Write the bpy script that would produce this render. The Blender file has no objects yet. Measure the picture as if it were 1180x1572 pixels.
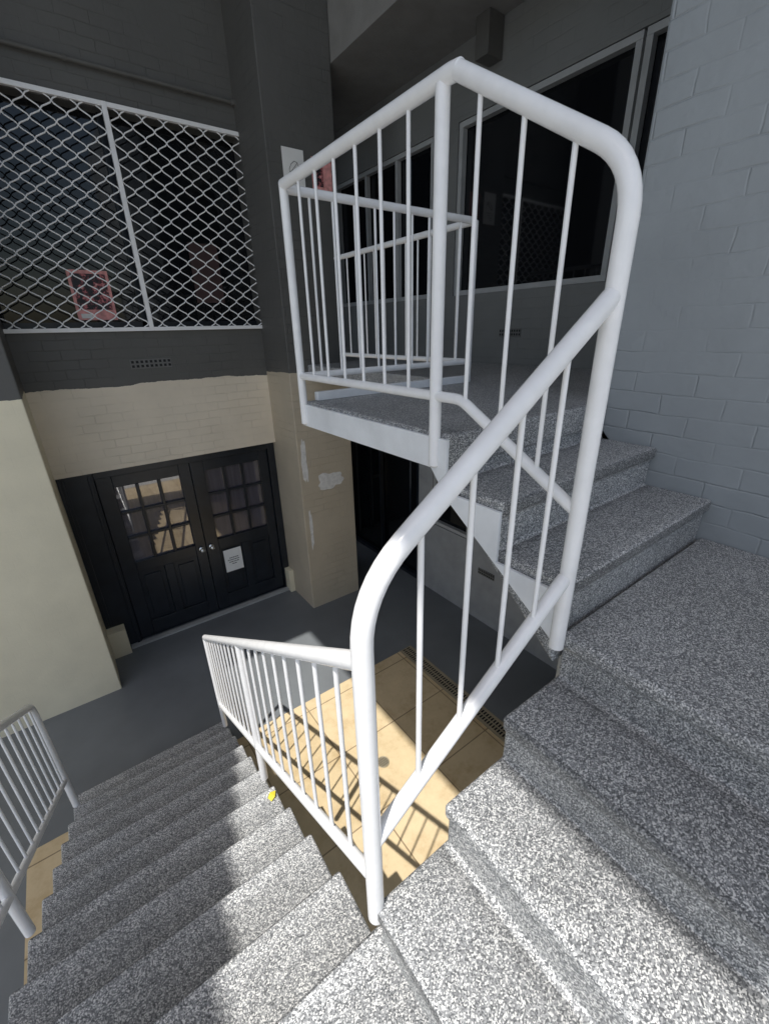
import bpy, math, random
from mathutils import Vector, Matrix
random.seed(7)
ZO=3.46           # camera height above the courtyard floor
S=bpy.context.scene

# ------------------------------------------------------------------ materials
def new_mat(name):
    m=bpy.data.materials.new(name); m.use_nodes=True
    nt=m.node_tree; b=nt.nodes['Principled BSDF']
    return m,nt,b
def N(nt,t,**k):
    n=nt.nodes.new(t)
    for a,v in k.items(): setattr(n,a,v)
    return n
def ramp(nt,stops,interp='LINEAR'):
    r=N(nt,'ShaderNodeValToRGB'); cr=r.color_ramp; cr.interpolation=interp
    while len(cr.elements)>1: cr.elements.remove(cr.elements[-1])
    cr.elements[0].position=stops[0][0]; cr.elements[0].color=(*stops[0][1],1)
    for p,c in stops[1:]:
        e=cr.elements.new(p); e.color=(*c,1)
    return r
def mixc(nt,fac,a,b,mode='MIX'):
    m=N(nt,'ShaderNodeMix',data_type='RGBA',blend_type=mode)
    for sock,v in ((m.inputs[0],fac),(m.inputs[6],a),(m.inputs[7],b)):
        if hasattr(v,'links') or hasattr(v,'is_linked'): nt.links.new(v,sock)
        else: sock.default_value = v if not isinstance(v,tuple) else (*v,1)
    return m.outputs[2]
def math_(nt,op,a,b=None,c=None):
    n=N(nt,'ShaderNodeMath',operation=op)
    for i,v in enumerate((a,b,c)):
        if v is None: continue
        if hasattr(v,'is_linked'): nt.links.new(v,n.inputs[i])
        else: n.inputs[i].default_value=v
    return n.outputs[0]
def noise(nt,vec,scale,detail=4,rough=.55):
    n=N(nt,'ShaderNodeTexNoise'); n.inputs['Scale'].default_value=scale
    n.inputs['Detail'].default_value=detail; n.inputs['Roughness'].default_value=rough
    nt.links.new(vec,n.inputs['Vector']); return n.outputs[0]
def bump(nt,b,h,strength,dist,prev=None):
    bp=N(nt,'ShaderNodeBump'); bp.inputs['Strength'].default_value=strength; bp.inputs['Distance'].default_value=dist
    nt.links.new(h,bp.inputs['Height'])
    if prev: nt.links.new(prev,bp.inputs['Normal'])
    nt.links.new(bp.outputs[0],b.inputs['Normal']); return bp.outputs[0]
def coords(nt): return N(nt,'ShaderNodeTexCoord').outputs['Object']

def mat_paint(name,col,rough=.4,var=.06,nscale=6,bs=.15,bd=.002,bscale=60):
    m,nt,b=new_mat(name); c=coords(nt)
    n=noise(nt,c,nscale)
    lo=tuple(max(0,x*(1-var*2)) for x in col); hi=tuple(min(1,x*(1+var)) for x in col)
    r=ramp(nt,[(.3,lo),(.65,hi)]); nt.links.new(n,r.inputs[0])
    nt.links.new(r.outputs[0],b.inputs['Base Color']); b.inputs['Roughness'].default_value=rough
    bump(nt,b,noise(nt,c,bscale),bs,bd)
    return m

def mat_brick(name,axis,colfn,rough=.55,strength=.55,dark=.94,row=.086):
    """painted brickwork; axis 'x' -> wall runs along X, 'y' -> along Y"""
    m,nt,b=new_mat(name); c=coords(nt)
    sp=N(nt,'ShaderNodeSeparateXYZ'); nt.links.new(c,sp.inputs[0])
    cb=N(nt,'ShaderNodeCombineXYZ')
    u=sp.outputs[0 if axis=='x' else 1]
    if axis=='xy': u=math_(nt,'ADD',sp.outputs[0],sp.outputs[1])
    nt.links.new(u,cb.inputs[0]); nt.links.new(sp.outputs[2],cb.inputs[1])
    wob=N(nt,'ShaderNodeTexNoise'); wob.inputs['Scale'].default_value=6; nt.links.new(c,wob.inputs['Vector'])
    sc=N(nt,'ShaderNodeVectorMath',operation='SCALE'); sc.inputs['Scale'].default_value=.022; nt.links.new(wob.outputs['Color'],sc.inputs[0])
    ad=N(nt,'ShaderNodeVectorMath',operation='ADD'); nt.links.new(cb.outputs[0],ad.inputs[0]); nt.links.new(sc.outputs[0],ad.inputs[1])
    br=N(nt,'ShaderNodeTexBrick'); br.inputs['Scale'].default_value=1
    br.inputs['Brick Width'].default_value=.24; br.inputs['Row Height'].default_value=row
    br.inputs['Mortar Size'].default_value=.006; br.inputs['Mortar Smooth'].default_value=1; br.inputs['Bias'].default_value=0
    br.inputs['Color1'].default_value=(1,1,1,1); br.inputs['Color2'].default_value=(.8,.8,.8,1); br.inputs['Mortar'].default_value=(0,0,0,1)
    nt.links.new(ad.outputs[0],br.inputs['Vector'])
    pn=noise(nt,c,2.6,4,.6)
    pm=N(nt,'ShaderNodeMapRange'); pm.inputs[1].default_value=.38; pm.inputs[2].default_value=.60; pm.inputs[3].default_value=.06; pm.inputs[4].default_value=1
    nt.links.new(pn,pm.inputs[0])
    col=colfn(nt,c,sp)
    bw=N(nt,'ShaderNodeRGBToBW'); nt.links.new(br.outputs[0],bw.inputs[0])
    hm=math_(nt,'MULTIPLY',bw.outputs[0],pm.outputs[0])
    inv=math_(nt,'SUBTRACT',1.0,bw.outputs[0]); dk=math_(nt,'MULTIPLY_ADD',math_(nt,'MULTIPLY',inv,pm.outputs[0]),-(1-dark),1.0)
    dn=noise(nt,c,2.2,5); dm=N(nt,'ShaderNodeMapRange'); dm.inputs[1].default_value=.3; dm.inputs[2].default_value=.7; dm.inputs[3].default_value=.92; dm.inputs[4].default_value=1.05
    nt.links.new(dn,dm.inputs[0])
    mm=math_(nt,'MULTIPLY',dk,dm.outputs[0])
    v=N(nt,'ShaderNodeVectorMath',operation='SCALE'); nt.links.new(col,v.inputs[0]); nt.links.new(mm,v.inputs['Scale'])
    nt.links.new(v.outputs[0],b.inputs['Base Color']); b.inputs['Roughness'].default_value=rough
    n1=bump(nt,b,hm,strength,.006)
    bump(nt,b,noise(nt,c,38,6,.65),.35,.004,n1)
    return m
def solid(col):
    def f(nt,c,sp):
        r=N(nt,'ShaderNodeRGB'); r.outputs[0].default_value=(*col,1); return r.outputs[0]
    return f
def two_tone(low,high,z,amp=.03):
    """old cream paint below, new charcoal paint above, with a hand-cut edge"""
    def f(nt,c,sp):
        n=noise(nt,c,2.2,6,.6)
        s=math_(nt,'ADD',sp.outputs[2],math_(nt,'MULTIPLY_ADD',n,amp*4,-amp*2))
        g=math_(nt,'GREATER_THAN',s,z+ZO)
        return mixc(nt,g,low,high)
    return f
CHAR=(.108,.107,.101); GREY=(.32,.345,.36)
M_wallx=mat_brick('painted_brick_two_tone','x',two_tone((.80,.71,.57),CHAR,-.46,.025),strength=.6,dark=.92)
M_col=mat_brick('column_brick_two_tone','xy',two_tone((.54,.47,.36),CHAR,-.42,.02),strength=.7,dark=.92)
M_pillar=mat_brick('pillar_cream','xy',two_tone((.84,.77,.58),CHAR,-.44,.015),strength=.10,dark=.99)
M_grey=mat_brick('grey_brick','y',solid(GREY),strength=.6,dark=.94)
M_wwall=mat_brick('charcoal_brick_y','y',solid((.20,.205,.20)),strength=.4)
M_greyw=mat_paint('grey_render',(.34,.35,.36),.6)
M_char=mat_paint('charcoal_render',CHAR,.6)
M_ceil=mat_paint('soffit_paint',(.24,.235,.225),.7)
M_white=mat_paint('white_enamel',(.90,.90,.90),.22,var=.025,nscale=14,bs=.3,bd=.0015,bscale=45)
M_fascia=mat_paint('white_fascia',(.80,.82,.84),.5,var=.05)
M_frame=mat_paint('window_frame_grey',(.42,.43,.43),.4)
M_door=mat_paint('black_door_paint',(.014,.018,.025),.3,var=.15)
M_dark=mat_paint('dark_interior',(.012,.012,.013),.8)
M_paper=mat_paint('paper',(.85,.85,.83),.7,var=.02)
M_ink=mat_paint('ink',(.04,.04,.045),.7)
M_shade_slab=mat_paint('shade_slab_white',(.78,.78,.77),.85,var=.05)  # white face of the added overhead slabs, returns light downwards
M_bounce=mat_paint('bounce_sheet_pale',(.5,.49,.47),.85,var=.08)  # surface of the added bounce sheet

def mat_glass(name,col,rough=.04):
    m,nt,b=new_mat(name); c=coords(nt)
    b.inputs['Base Color'].default_value=(*col,1); b.inputs['Roughness'].default_value=rough
    b.inputs['IOR'].default_value=1.52
    bump(nt,b,noise(nt,c,1.5,2),.05,.01); return m
M_glass=mat_glass('dark_glass',(.006,.007,.009))
m,nt,b=new_mat('curtained_glass'); c=coords(nt)
mp=N(nt,'ShaderNodeMapping'); mp.inputs['Scale'].default_value=(30,1,1.2); nt.links.new(c,mp.inputs[0])
n=noise(nt,mp.outputs[0],1.0,2); r=ramp(nt,[(.3,(.075,.068,.082)),(.7,(.115,.104,.125))]); nt.links.new(n,r.inputs[0])
nt.links.new(r.outputs[0],b.inputs['Base Color']); b.inputs['Roughness'].default_value=.02; b.inputs['IOR'].default_value=2.4
M_curt=m
m,nt,b=new_mat('chrome'); b.inputs['Metallic'].default_value=1; b.inputs['Base Color'].default_value=(.75,.74,.7,1); b.inputs['Roughness'].default_value=.2
M_chrome=m

# granulated stair coating
def mat_step(name,axis=None,org=0,run=1,nose_high=True,lo=-9,hi=9):
    m,nt,b=new_mat(name); c=coords(nt)
    dn=N(nt,'ShaderNodeTexNoise'); dn.inputs['Scale'].default_value=190; nt.links.new(c,dn.inputs['Vector'])
    sc=N(nt,'ShaderNodeVectorMath',operation='SCALE'); sc.inputs['Scale'].default_value=.005; nt.links.new(dn.outputs['Color'],sc.inputs[0])
    ad=N(nt,'ShaderNodeVectorMath',operation='ADD'); nt.links.new(c,ad.inputs[0]); nt.links.new(sc.outputs[0],ad.inputs[1])
    vo=N(nt,'ShaderNodeTexVoronoi'); vo.inputs['Scale'].default_value=320; nt.links.new(ad.outputs[0],vo.inputs['Vector'])
    se=N(nt,'ShaderNodeSeparateColor'); nt.links.new(vo.outputs['Color'],se.inputs[0])
    r=ramp(nt,[(0,(.10,.104,.11)),(.22,(.20,.207,.215)),(.50,(.33,.338,.345)),(.76,(.66,.66,.65))],'CONSTANT'); nt.links.new(se.outputs[0],r.inputs[0])
    big=noise(nt,c,2.6,6,.6); br_=ramp(nt,[(.3,(.82,.82,.81)),(.7,(1.06,1.06,1.06))]); nt.links.new(big,br_.inputs[0])
    col=mixc(nt,1.0,r.outputs[0],br_.outputs[0],'MULTIPLY')
    if axis:  # occlusion shade painted in with dirt at the riser foot; nose lighter from wear
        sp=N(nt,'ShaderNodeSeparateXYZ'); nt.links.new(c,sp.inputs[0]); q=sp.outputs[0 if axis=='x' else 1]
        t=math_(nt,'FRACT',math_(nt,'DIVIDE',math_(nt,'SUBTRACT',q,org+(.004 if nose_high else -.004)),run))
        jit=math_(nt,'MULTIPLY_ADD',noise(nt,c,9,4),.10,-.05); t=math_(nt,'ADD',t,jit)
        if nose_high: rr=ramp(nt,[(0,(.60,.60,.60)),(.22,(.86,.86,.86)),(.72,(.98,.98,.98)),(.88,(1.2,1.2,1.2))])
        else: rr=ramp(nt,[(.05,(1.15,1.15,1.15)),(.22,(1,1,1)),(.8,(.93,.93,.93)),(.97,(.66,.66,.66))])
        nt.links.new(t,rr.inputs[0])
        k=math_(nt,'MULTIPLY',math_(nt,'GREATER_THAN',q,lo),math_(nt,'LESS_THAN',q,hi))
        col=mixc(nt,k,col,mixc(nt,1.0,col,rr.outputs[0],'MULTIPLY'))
    nt.links.new(col,b.inputs['Base Color']); b.inputs['Roughness'].default_value=.5
    bump(nt,b,se.outputs[0],.22,.001)
    return m

m,nt,b=new_mat('grey_floor_paint'); c=coords(nt)
n=noise(nt,c,1.3,6); r=ramp(nt,[(.3,(.14,.15,.16)),(.7,(.19,.205,.215))]); nt.links.new(n,r.inputs[0])
nt.links.new(r.outputs[0],b.inputs['Base Color']); b.inputs['Roughness'].default_value=.42
bump(nt,b,noise(nt,c,30,6),.2,.003); M_floor=m
m,nt,b=new_mat('travertine_pavers'); c=coords(nt)
br=N(nt,'ShaderNodeTexBrick'); br.offset=0; br.inputs['Scale'].default_value=1
br.inputs['Brick Width'].default_value=.6; br.inputs['Row Height'].default_value=.6; br.inputs['Mortar Size'].default_value=.006; br.inputs['Mortar Smooth'].default_value=.3
br.inputs['Color1'].default_value=(.60,.47,.28,1); br.inputs['Color2'].default_value=(.68,.54,.34,1); br.inputs['Mortar'].default_value=(.27,.20,.12,1)
nt.links.new(c,br.inputs['Vector'])
n=noise(nt,c,3.5,9,.72); r=ramp(nt,[(.3,(.74,.68,.58)),(.50,(.96,.96,.95)),(.75,(1.1,1.1,1.1))]); nt.links.new(n,r.inputs[0])
col=mixc(nt,1.0,br.outputs[0],r.outputs[0],'MULTIPLY'); nt.links.new(col,b.inputs['Base Color']); b.inputs['Roughness'].default_value=.7
bump(nt,b,n,.3,.004); M_pave=m
m,nt,b=new_mat('poster_print'); c=coords(nt)
n=noise(nt,c,22,4,.7); r=ramp(nt,[(0,(.02,.02,.025)),(.50,(.09,.03,.035)),(.55,(.50,.15,.16)),(.64,(.70,.45,.42))],'CONSTANT'); nt.links.new(n,r.inputs[0])
nt.links.new(r.outputs[0],b.inputs['Base Color']); b.inputs['Roughness'].default_value=.5; M_poster=m
M_pink=mat_paint('pink_paper',(.80,.36,.34),.6,var=.15,nscale=20)
M_card=mat_paint('brown_card',(.05,.025,.024),.6)
M_leaf=mat_paint('leaf_yellow',(.65,.55,.04),.6)
M_plaster=mat_paint('plaster_patch',(.78,.77,.74),.8,var=.08,nscale=20)
M_vent=mat_paint('terracotta_painted',(.15,.15,.145),.6)
M_grate=mat_paint('drain_grate_metal',(.34,.29,.20),.5)

# ------------------------------------------------------------------ mesh helpers
class Mb:
    def __init__(s): s.v=[];s.f=[];s.sm=[]
    def add(s,vs,fs,smooth=False):
        o=len(s.v); s.v+= [(p[0],p[1],p[2]+ZO) for p in vs]
        for f in fs: s.f.append([i+o for i in f]); s.sm.append(smooth)
    def box(s,x0,x1,y0,y1,z0,z1):
        v=[(x,y,z) for z in (z0,z1) for y in (y0,y1) for x in (x0,x1)]
        s.add(v,[(0,2,3,1),(4,5,7,6),(0,1,5,4),(2,6,7,3),(0,4,6,2),(1,3,7,5)])
    def prism(s,pts,axis,a0,a1,edge=None):
        n=len(pts); vs=[]
        for side in (0,1):
            for p in pts:
                a=a0 if side==0 else (edge(p) if edge else a1)
                if axis=='x': vs.append((a,p[0],p[1]))
                elif axis=='y': vs.append((p[0],a,p[1]))
                else: vs.append((p[0],p[1],a))
        fs=[list(range(n)),list(range(2*n-1,n-1,-1))]
        for i in range(n):
            j=(i+1)%n; fs.append([i,i+n,j+n,j])
        s.add(vs,fs)
    def tube(s,pts,r,fillet=0,n=14,cap=True):
        P=[Vector(p) for p in pts]; path=[P[0]]
        for i in range(1,len(P)-1):
            f_=fillet[i-1] if isinstance(fillet,(list,tuple)) else fillet
            if f_<=0: path.append(P[i]); continue
            a=(P[i-1]-P[i]); b=(P[i+1]-P[i]); d=min(f_,a.length*.45,b.length*.45)
            A=P[i]+a.normalized()*d; B=P[i]+b.normalized()*d
            for k in range(9):
                t=k/8; path.append(A*(1-t)**2+P[i]*2*t*(1-t)+B*t*t)
        path.append(P[-1])
        T=[]
        for i in range(len(path)):
            a=path[max(i-1,0)]; b=path[min(i+1,len(path)-1)]; T.append((b-a).normalized())
        u=T[0].orthogonal().normalized(); vs=[]
        for i,p in enumerate(path):
            u=(u-T[i]*u.dot(T[i])).normalized(); w=T[i].cross(u)
            for k in range(n):
                an=2*math.pi*k/n; vs.append(tuple(p+(u*math.cos(an)+w*math.sin(an))*r))
        fs=[]
        for i in range(len(path)-1):
            for k in range(n):
                k2=(k+1)%n; fs.append([i*n+k,i*n+k2,(i+1)*n+k2,(i+1)*n+k])
        s.add(vs,fs,True)
        if cap:
            for e,sg in ((0,-1),(len(path)-1,1)):
                c0=[path[e]+(Vector(vs[e*n+k])-path[e]) for k in range(n)]
                tip=[path[e]+(Vector(vs[e*n+k])-path[e])*.6+T[e]*sg*r*.35 for k in range(n)]
                fs=[[k,(k+1)%n,n+(k+1)%n,n+k] for k in range(n)]+[list(range(n,2*n))]
                s.add([tuple(x) for x in c0+tip],fs,True)
    def obj(s,name,mat,parent=None,bevel=0,seg=2):
        me=bpy.data.meshes.new(name); me.from_pydata(s.v,[],s.f); me.update()
        me.polygons.foreach_set('use_smooth',s.sm)
        import bmesh
        bm=bmesh.new(); bm.from_mesh(me); bmesh.ops.recalc_face_normals(bm,faces=bm.faces); bm.to_mesh(me); bm.free()
        o=bpy.data.objects.new(name,me); S.collection.objects.link(o)
        me.materials.append(mat)
        if bevel:
            md=o.modifiers.new('bevel','BEVEL'); md.width=bevel; md.segments=seg; md.limit_method='ANGLE'; md.angle_limit=math.radians(40)
        if parent: o.parent=parent
        return o
def empty(name):
    o=bpy.data.objects.new(name,None); S.collection.objects.link(o); return o
def boxo(name,mat,*a,parent=None,bevel=0):
    m=Mb(); m.box(*a); return m.obj(name,mat,parent,bevel)

ZG=-ZO
# ------------------------------------------------------------------ ground
g=Mb(); g.add([(-300,-300,ZG),(300,-300,ZG),(300,300,ZG),(-300,300,ZG)],[(0,1,2,3)]); g.obj('ground',M_floor)
g=Mb(); g.box(-1.02,2.44,-1.2,3.12,ZG-.05,ZG+.004); g.obj('pavement',M_pave)
g=Mb(); g.box(-14,2.105,-16,-1.21,ZG-.05,ZG+.004); g.obj('pavement',M_bounce)  # pale sheet added behind the camera to bounce light into the stairwell
g=Mb(); g.box(2.442,2.47,-1,3.12,ZG-.02,ZG+.008); g.box(2.57,2.6,-1,3.12,ZG-.02,ZG+.008); g.box(2.515,2.525,-1,3.12,ZG,ZG+.0075)
y=-1
while y<3.11:
    g.box(2.47,2.57,y,y+.012,ZG-.01,ZG+.0065); y+=.03
dr=empty('drain_grate'); g.obj('bars',M_grate,dr)
boxo('channel',M_dark,2.47,2.57,-1,3.12,ZG-.02,ZG+.002,parent=dr)
fw=empty('floor_drain'); g=Mb()
cx,cy=1.46,2.12
ring=[(cx+.05*math.cos(2*math.pi*k/24),cy+.05*math.sin(2*math.pi*k/24),ZG+.008) for k in range(25)]
g.tube(ring,.005,0,6,False)
for i in range(-2,3): 
    hw=math.sqrt(.05**2-(i*.018)**2); g.box(cx-hw,cx+hw,cy+i*.018-.004,cy+i*.018+.004,ZG+.0055,ZG+.009)
g.obj('ring_and_bars',M_grate,fw)
g=Mb(); g.add([(cx+.048*math.cos(2*math.pi*k/24),cy+.048*math.sin(2*math.pi*k/24),ZG+.0052) for k in range(24)],[list(range(24))]); g.obj('hole',M_dark,fw)

# ------------------------------------------------------------------ staircase
RL=(3.46-1.576)/11; RUN=.268
def xr(y): return .345+max(0,.039*(y-.545))
st=empty('concrete_staircase')
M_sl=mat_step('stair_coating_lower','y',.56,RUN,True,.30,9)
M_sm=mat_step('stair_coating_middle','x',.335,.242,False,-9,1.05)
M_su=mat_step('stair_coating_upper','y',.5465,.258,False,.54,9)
M_sp=mat_step('stair_coating_landing')
pts=[(-.62,-1.576)]
for k in range(11):
    yk=.56+RUN*k; zk=-1.576-RL*k
    pts+= [(yk+.012,zk),(yk+.012,zk-.035),(yk-.004,zk-.05),(yk-.004,zk-RL)]
pts[-1]=(pts[-1][0],ZG-.02)
pts+=[(3.0,ZG-.02),(.45,-1.86),(-.62,-1.86)]
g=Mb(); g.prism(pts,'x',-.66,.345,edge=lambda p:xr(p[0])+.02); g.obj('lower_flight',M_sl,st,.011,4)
def nose_x(seq):
    o=[]
    for p,z0,z1 in seq: o+=[(p+.012,z0),(p+.012,z1-.060),(p-.006,z1-.044),(p-.006,z1)]
    return o
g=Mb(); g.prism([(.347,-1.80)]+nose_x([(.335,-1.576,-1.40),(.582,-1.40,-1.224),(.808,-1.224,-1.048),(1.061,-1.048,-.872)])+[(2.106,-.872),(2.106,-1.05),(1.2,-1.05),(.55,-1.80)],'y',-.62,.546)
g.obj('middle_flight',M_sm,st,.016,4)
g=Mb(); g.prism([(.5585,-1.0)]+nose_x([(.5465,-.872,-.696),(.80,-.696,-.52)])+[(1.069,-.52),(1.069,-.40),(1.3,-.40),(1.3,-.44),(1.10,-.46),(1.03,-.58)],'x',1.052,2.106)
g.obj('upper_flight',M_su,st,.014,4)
g=Mb(); g.prism([(1.05,1.055),(2.109,1.055),(2.109,1.09),(3.598,1.09),(3.598,6.1),(2.28,6.1),(2.28,2.14),(1.05,2.14)],'z',-.465,-.345)
g.obj('upper_landing',M_sp,st,.012,4)
g=Mb(); g.prism([(2.15,-.36),(2.15,-.475),(1.13,-.475),(1.04,-.578),(.533,-.925),(.533,-.73),(.80,-.73),(.80,-.55),(1.05,-.55),(1.05,-.36)],'x',1.036,1.0495)
g.prism([(1.036,-.36),(2.27,-.36),(2.27,-.475),(1.036,-.475)],'y',2.152,2.162)
g.obj('painted_stringer',M_fascia,st,.002)
boxo('landing_kerb',M_fascia,1.10,2.26,2.085,2.125,-.3445,-.30,parent=st,bevel=.004)
boxo('landing_underside',M_greyw,1.06,3.59,1.12,2.13,-.472,-.466,parent=st)

# ------------------------------------------------------------------ railings
R=.0225; RB=.0175; rb=.0068
g=Mb()
X=1.035; Y0=.548; NX=.338
g.tube([(NX,Y0,-1.46),(NX,Y0,-.43),(1.03,Y0,.055)],R,.125,20)
g.tube([(.345,Y0,-1.140),(1.025,Y0,-.665)],RB+.003,0)
g.tube([(X,.545,-.91),(X,.545,.30),(X,1.06,.612)],R,.10,20)
g.tube([(X,1.045,.608),(X,1.08,.612),(X,2.13,.600)],R,.012,20)
g.tube([(X,1.11,-.46),(X,1.11,.60)],.021,0,16)
g.tube([(X,2.13,-.46),(X,2.13,.60)],.020,0,16)
g.tube([(X,2.13,.585),(2.28,2.13,.585),(2.28,3.78,.585)],.020,.03)
g.tube([(X,.555,-.46),(X,.99,-.215),(X,2.13,-.215),(2.28,2.13,-.215),(2.28,3.78,-.215)],RB,.03)
g.tube([(2.28,2.13,-.36),(2.28,2.13,.585)],RB,0)
for i in range(4):
    x=.345+(.685)*(i+1)/5
    g.tube([(x,Y0,-1.137+(x-.345)*.70),(x,Y0,-.43+(x-NX)*.70)],rb,0,8,False)
for i in range(3):
    y=.545+.57*(i+1)/4; zt=.30+(y-.545)*.606; zb=-.46+min(y-.555,.435)*.563
    g.tube([(X,y,zb),(X,y,zt)],rb,0,8,False)
for i in range(6):
    y=1.11+1.02*(i+1)/7; g.tube([(X,y,-.215),(X,y,.605)],rb,0,8,False)
for i in range(9):
    x=X+(2.28-X)*(i+1)/10; g.tube([(x,2.13,-.215),(x,2.13,.59)],rb,0,8,False)
for i in range(11):
    y=2.13+1.60*(i+1)/12; g.tube([(2.28,y,-.215),(2.28,y,.585)],rb,0,8,False)
def low(xf,y0,post2,gg):
    sl=.643
    zt=lambda y:-.575-sl*(y-.535)
    def p(y,z): return (xf(y),y,z)
    if xf(0)>0:
        gg.tube([p(y0,zt(y0)),p(3.0,zt(3.0))],R-.002,0,16)
        gg.tube([p(y0,zt(y0)-.70),p(3.0,zt(3.0)-.70)],RB,0)
        gg.tube([p(3.0,zt(3.0)),p(3.0,-3.10)],RB+.002,0)
    else:
        gg.tube([p(y0,zt(y0)),p(3.0,zt(3.0)),p(3.0,-3.12)],R,.09,16)
        gg.tube([p(y0,zt(y0)-.70),p(3.0,zt(3.0)-.70)],RB,0)
    gg.tube([p(post2,zt(post2)),p(post2,zt(post2)-.94)],R-.003,0)
    y=y0+.125
    while y<2.95:
        if abs(y-post2)>.04: gg.tube([p(y,zt(y)),p(y,zt(y)-.70)],rb,0,8,False)
        y+=.1235
low(lambda y:.338+.041*(y-.548),.548,1.727,g)
g.obj('stair_railing',M_white)
g=Mb(); low(lambda y:-.64,.45,1.64,g); g.obj('stair_railing',M_white)

# ------------------------------------------------------------------ building
bd=empty('brick_building')
g=Mb(); g.box(-6,2.79,5.13,5.45,-1.285,.07); g.box(-6,2.79,5.13,5.45,1.76,5.0); g.obj('courtyard_wall',M_wallx,bd)
boxo('left_pillar',M_pillar,-6,-.24,4.5,5.50,ZG-.02,4.98,parent=bd,bevel=.01)
boxo('corner_column',M_col,2.05,2.78,4.5,5.50,ZG-.02,4.98,parent=bd,bevel=.008)
g=Mb(); g.box(-.239,-.06,5.05,5.3,ZG,-3.12); g.box(1.98,2.049,5.05,5.3,ZG,-3.12); g.obj('door_plinths',M_pillar,bd,.005)
XW=3.6
g=Mb()
g.box(XW,XW+.3,1.09,6.4,-.40,.30); g.box(XW,XW+.3,1.09,6.4,1.74,2.6); g.box(XW,XW+.3,3.64,3.98,.30,1.74); g.box(XW,XW+.3,1.09,1.17,.30,1.74)
g.obj('window_wall_upper',M_wwall,bd)
g=Mb(); g.box(XW,XW+.3,-1,4.15,ZG,-2.42); g.box(XW,XW+.3,-1,6.4,-.95,-.47); g.box(XW,XW+.3,-1,3.22,-2.42,-.95); g.box(XW,XW+.3,3.88,4.15,-2.42,-.95); g.box(XW,XW+.3,6.0,6.4,ZG,-.95)
g.obj('window_wall_lower',M_greyw,bd)
g=Mb(); g.box(XW+.08,XW+.1,1.1,6.4,.28,1.76); g.box(XW+.08,XW+.1,3.1,4.0,-2.5,-.9); g.box(XW+.08,XW+.1,4.1,6.1,ZG,-.9); g.obj('window_glass',M_glass,bd)
g=Mb()
def frame_y(y0,y1,z0,z1,mull,t=.045):
    a,b_=XW+.012,XW+.075
    g.box(a,b_,y0,y1,z0,z0+t); g.box(a,b_,y0,y1,z1-t,z1); g.box(a,b_,y0,y0+t,z0+t,z1-t); g.box(a,b_,y1-t,y1,z0+t,z1-t)
    for mu in mull: g.box(a+.004,b_-.004,mu-.02,mu+.02,z0+t,z1-t)
frame_y(1.172,1.98,.302,1.738,[]); frame_y(2.0,3.636,.302,1.738,[]); frame_y(3.984,5.9,.302,1.738,[4.6,5.2]); frame_y(3.224,3.876,-2.416,-.954,[])
g.obj('window_frames',M_frame,bd,.003)
g=Mb(); frame_y(4.154,5.996,ZG+.002,-.954,[5.07],.06); g.obj('entry_door_frame',M_door,bd,.003)
boxo('storey_above',M_ceil,2.785,3.595,1.092,6.095,2.27,4.99,parent=bd)
boxo('soffit_beam_stub',M_char,3.42,3.595,3.16,3.30,2.0,2.268,parent=bd,bevel=.004)
g=Mb(); g.box(2.3,3.598,6.1,6.4,-.47,5); g.obj('end_wall_upper',M_char,bd)
g=Mb(); g.box(2.3,2.86,6.1,6.4,ZG,-.471); g.box(3.52,3.598,6.1,6.4,ZG,-.471);g.box(2.86,3.52,6.1,6.4,-1.35,-.471); g.obj('end_wall_lower',M_char,bd)
boxo('end_glass',M_glass,2.86,3.52,6.2,6.22,ZG,-1.3,parent=bd)
g=Mb(); g.box(2.862,2.92,6.11,6.16,ZG,-1.352); g.box(3.46,3.518,6.11,6.16,ZG,-1.352); g.box(3.17,3.21,6.11,6.16,ZG,-1.352); g.box(2.92,3.17,6.115,6.155,-2.5,-2.45); g.obj('end_door_frame',M_frame,bd)
g=Mb(); zc0,zc1=5.0,5.1
g.box(-1.92,2.0,-1.35,2.4,zc0,zc1); g.box(-5.1,3.9,2.402,5.6,zc0,zc1); g.box(-5.1,-3.04,-.9,2.4,zc0,zc1)
g.obj('unseen_shade_slabs',M_shade_slab,bd)  # invented slabs out of view, slotted to shape the sun strip and its shadows

boxo('brick_wall',M_grey,2.11,3.59,-5,1.086,ZG,4.2,bevel=.012)

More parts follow.
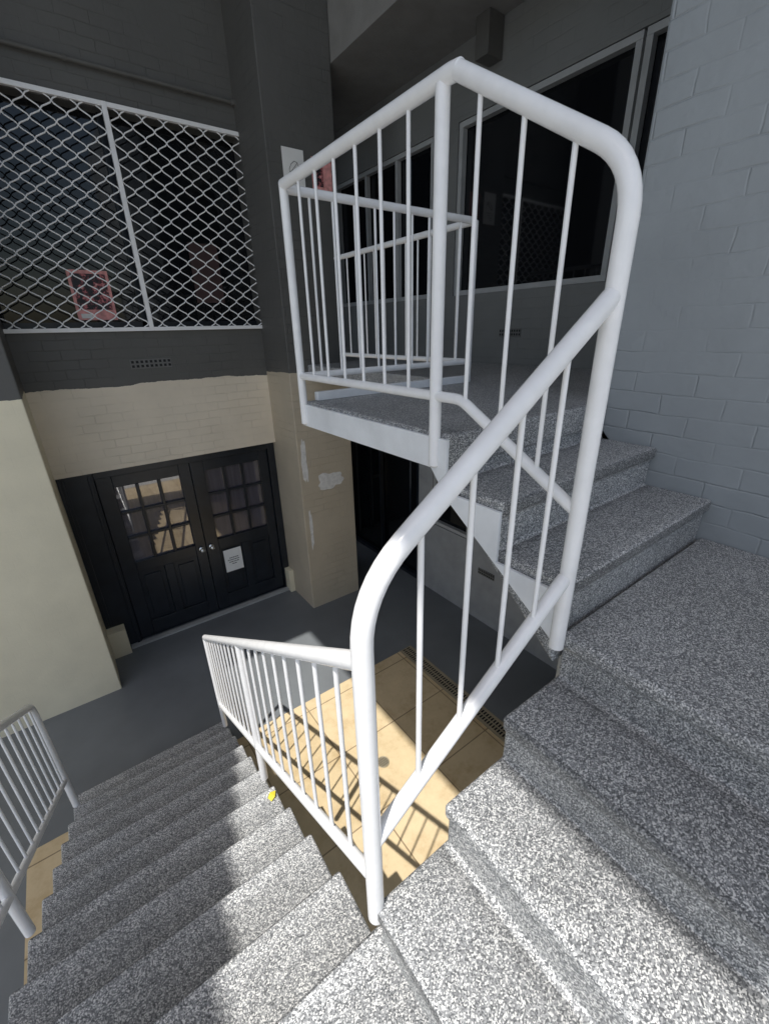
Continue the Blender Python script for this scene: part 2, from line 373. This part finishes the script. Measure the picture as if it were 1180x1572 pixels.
# ------------------------------------------------------------------ double door
dd=empty('double_door')
YD=5.25
boxo('backing',M_dark,-.24,2.05,YD+.09,YD+.1,ZG,-1.285,parent=dd)
g=Mb(); g.box(-.238,.07,YD-.06,YD+.05,ZG,-1.287); g.box(1.96,2.048,YD-.06,YD+.05,ZG,-1.287); g.box(.07,1.96,YD-.06,YD+.05,-1.37,-1.287); g.box(-.20,-.17,YD-.075,YD-.06,-3.1,-1.30); g.box(.02,.05,YD-.075,YD-.06,ZG,-1.33)
g.obj('frame',M_door,dd,.005)
boxo('threshold',M_frame,-.05,2.0,YD-.13,YD-.061,ZG,ZG+.025,parent=dd)
for nm,x0,x1 in (('left_leaf',.075,1.012),('right_leaf',1.018,1.955)):
    z0,z1=ZG+.02,-1.375; gx0,gx1=x0+.15,x1-.12; gz0,gz1=-2.42,z1-.13
    g=Mb(); g.box(x0,gx0,YD-.02,YD+.03,z0,z1); g.box(gx1,x1,YD-.02,YD+.03,z0,z1)
    g.box(gx0,gx1,YD-.02,YD+.03,gz1,z1); g.box(gx0,gx1,YD-.02,YD+.03,gz0-.14,gz0)
    g.box(gx0,gx1,YD-.02,YD+.03,z0,z0+.2); mid=(gx0+gx1)/2
    g.box(mid-.05,mid+.05,YD-.02,YD+.03,z0+.2,gz0-.14)
    for a,b_ in ((gx0,mid-.05),(mid+.05,gx1)):
        g.box(a,b_,YD+.005,YD+.03,z0+.2,gz0-.14); g.box(a+.05,b_-.05,YD-.012,YD+.006,z0+.26,gz0-.20)
    for i in (1,2):
        xx=gx0+(gx1-gx0)*i/3; g.box(xx-.016,xx+.016,YD-.016,YD+.02,gz0,gz1)
        zz=gz0+(gz1-gz0)*i/3; g.box(gx0,gx1,YD-.014,YD+.018,zz-.016,zz+.016)
    g.obj(nm,M_door,dd,.005)
    boxo(nm+'_panes',M_curt,gx0,gx1,YD+.022,YD+.028,gz0,gz1,parent=dd)
def uv(name,r,c,mat,parent,sy=1):
    m=Mb(); vs=[];fs=[];n=16;k=10
    for i in range(k+1):
        t=math.pi*i/k
        for j in range(n):
            a=2*math.pi*j/n; vs.append((c[0]+r*math.sin(t)*math.cos(a),c[1]+sy*r*math.cos(t),c[2]+r*math.sin(t)*math.sin(a)))
    for i in range(k):
        for j in range(n): fs.append([i*n+j,i*n+(j+1)%n,(i+1)*n+(j+1)%n,(i+1)*n+j])
    m.add(vs,fs,True); m.tube([(c[0],c[1],c[2]),(c[0],c[1]+.06,c[2])],.012,0,10); m.tube([(c[0],c[1]+.045,c[2]),(c[0],c[1]+.056,c[2])],.032,0,16)
    return m.obj(name,mat,parent)
uv('knob_left',.03,(.955,YD-.075,-2.49),M_chrome,dd,.8); uv('knob_right',.03,(1.075,YD-.075,-2.49),M_chrome,dd,.8)
pn=empty('paper_notice')
boxo('sheet',M_paper,1.20,1.43,YD-.026,YD-.023,-2.92,-2.60,parent=pn)
g=Mb()
for z,w in ((-2.73,.10),(-2.76,.15),(-2.79,.12),(-2.82,.05)):
    x=1.315-w/2
    while x<1.315+w/2:
        l=random.uniform(.012,.03); g.box(x,x+l,YD-.0285,YD-.0275,z,z+.011); x+=l+.006
g.obj('print',M_ink,pn)

# ------------------------------------------------------------------ grille window
gw=empty('window_security_grille')
YG=5.10
g=Mb()
for a,b_ in ((-.29,-.25),(.89,.93),(2.06,2.10)): g.box(a,b_,YG-.012,YG+.028,.035,1.80)
g.box(-.25,.89,YG-.01,YG+.027,.035,.07); g.box(.93,2.06,YG-.01,YG+.027,.035,.07); g.box(-.25,.89,YG-.01,YG+.027,1.765,1.80); g.box(.93,2.06,YG-.01,YG+.027,1.765,1.80)
g.obj('frame',M_white,gw,.003)
g=Mb()
for x0,x1 in ((-.25,.89),(.93,2.06)):
    n=13; w=(x1-x0)/n; rows=25; h=(1.765-.07)/rows
    for i in range(n):
        cx=x0+w*(i+.5); sg=1 if i%2==0 else -1
        pts=[]
        for k in range(rows*4+1):
            t=k/4; tri=math.sin(math.pi*t)
            pts.append((cx+sg*tri*w*.5,YG+.008,.07+h*t))
        g.tube(pts,.006,0,6,False)
g.obj('diamond_mesh',M_white,gw)
ww=empty('shop_window')
boxo('glass',M_glass,-.24,2.05,5.27,5.28,.06,1.77,parent=ww)
g=Mb(); g.box(.86,.93,5.235,5.269,.071,1.759); g.box(-.238,2.048,5.235,5.268,.071,.12); g.obj('sash',M_door,ww)
wp=empty('wall_poster'); boxo('sheet',M_pink,.33,.655,5.258,5.262,.14,.56,parent=wp); boxo('picture',M_poster,.355,.63,5.254,5.2575,.23,.53,parent=wp); boxo('caption_strip',M_paper,.36,.45,5.254,5.2575,.155,.195,parent=wp)
boxo('window_card',M_card,1.43,1.72,5.25,5.254,.30,.85)
ps=empty('paper_sheet'); boxo('sheet',M_paper,2.20,2.42,4.493,4.497,1.22,1.56,parent=ps)
g=Mb(); g.tube([(2.31+.05*math.cos(a*.7),4.491,1.42+.045*math.sin(a*.9)) for a in range(9)],.002,0,5)
for i in range(4): g.box(2.25,2.37-.02*i,4.4905,4.492,1.34-.025*i,1.344-.025*i)
g.obj('print',M_ink,ps)
fl=empty('pink_flyer'); boxo('sheet',M_pink,2.50,2.72,4.493,4.497,1.26,1.53,parent=fl); boxo('picture',M_poster,2.52,2.62,4.4905,4.4925,1.30,1.50,parent=fl)
def vent(axis,c,w,h):
    e=empty('air_vent'); a=Mb(); b2=Mb()
    def bx(m,u0,u1,z0,z1,d0,d1):
        if axis=='y': m.box(u0,u1,c[1]-d1,c[1]-d0,z0,z1)
        else: m.box(c[0]-d1,c[0]-d0,u0,u1,z0,z1)
    cu=c[0] if axis=='y' else c[1]
    bx(a,cu-w/2,cu+w/2,c[2]-h/2,c[2]+h/2,.001,.008)
    n=9
    for i in range(n):
        for j in (0,1):
            u=cu-w/2+w*(i+.5)/n; z=c[2]+(j-.5)*h*.45
            bx(b2,u-w/n*.28,u+w/n*.28,z-h*.13,z+h*.13,.009,.0095)
    a.obj('plate',M_vent,e,.002); b2.obj('slots',M_dark,e)
vent('y',(.84,5.13,-.27),.38,.09); vent('x',(3.6,2.85,-.06),.25,.07); vent('x',(3.6,2.9,-2.75),.25,.08)
g=Mb(); g.tube([(-1.5,5.095,2.02),(2.1,5.095,2.02)],.018,0); g.tube([(2.02,5.095,2.02),(2.11,5.095,2.02)],.028,0)
for x in (-.2,.7,1.6): g.tube([(x-.012,5.095,2.02),(x+.012,5.095,2.02)],.023,0)
g.obj('conduit_pipe',M_char)
def patch(cx,cz,w,h,y=4.4965,seed=1):
    rnd=random.Random(seed); n=40; vs=[]; ph=[rnd.uniform(0,6) for _ in range(4)]
    for i in range(n):
        a=2*math.pi*i/n; k=1+.10*math.sin(3*a+ph[0])+.07*math.sin(5*a+ph[1])+.05*math.sin(9*a+ph[2])+rnd.uniform(-.03,.03); ca,sa=math.cos(a),math.sin(a)
        m_=max(abs(ca),abs(sa))**.6
        vs.append((cx+w/2*ca/m_*k,y,cz+h/2*sa/m_*k))
    m=Mb(); m.add(vs,[list(range(n))]); return m.obj('plaster_patch',M_plaster)
patch(2.45,-1.72,.34,.20,seed=3); patch(2.12,-1.42,.07,.50,seed=5); patch(2.13,-2.3,.04,.5,seed=8)
m=Mb(); m.add([(.36,1.56,-2.255),(.385,1.57,-2.248),(.40,1.60,-2.25),(.37,1.605,-2.246),(.35,1.585,-2.25)],[(0,1,2,3,4)]); m.obj('fallen_leaf',M_leaf)

# ------------------------------------------------------------------ light
sd=Vector((-.436,-.2,1)).normalized()
sun=bpy.data.lights.new('sun','SUN'); sun.energy=5; sun.angle=math.radians(.5); sun.color=(1,.97,.92)
so=bpy.data.objects.new('sun',sun); S.collection.objects.link(so); so.rotation_euler=sd.to_track_quat('Z','Y').to_euler(); so.location=(-4,-2,12)
w=bpy.data.worlds.new('World'); S.world=w; w.use_nodes=True; nt=w.node_tree
sk=nt.nodes.new('ShaderNodeTexSky'); sk.sky_type='NISHITA'; sk.sun_disc=False
sk.sun_elevation=math.asin(sd.z); sk.sun_rotation=math.atan2(sd.x,sd.y); sk.dust_density=2.5; sk.air_density=1.2
nt.links.new(sk.outputs[0],nt.nodes['Background'].inputs[0]); nt.nodes['Background'].inputs[1].default_value=.135

# ------------------------------------------------------------------ camera
cam=bpy.data.cameras.new('camera'); co=bpy.data.objects.new('camera',cam); S.collection.objects.link(co); S.camera=co
cam.sensor_fit='VERTICAL'; cam.sensor_height=36; cam.lens=659/1572*36; cam.clip_end=1000; cam.clip_start=.02
th=math.radians(23.1); ro=math.radians(1.41); az=math.radians(54)
fh=Vector((math.cos(az),math.sin(az),0)); rt=Vector((math.sin(az),-math.cos(az),0)); up=Vector((0,0,1))
F=fh*math.cos(th)-up*math.sin(th); U=fh*math.sin(th)+up*math.cos(th)
rc=rt*math.cos(ro)-U*math.sin(ro); uc=rt*math.sin(ro)+U*math.cos(ro)
M=Matrix((rc,uc,-F)).transposed().to_4x4(); M.translation=Vector((0,0,ZO)); co.matrix_world=M
S.view_settings.view_transform='Standard'; S.view_settings.look='None'; S.view_settings.exposure=0
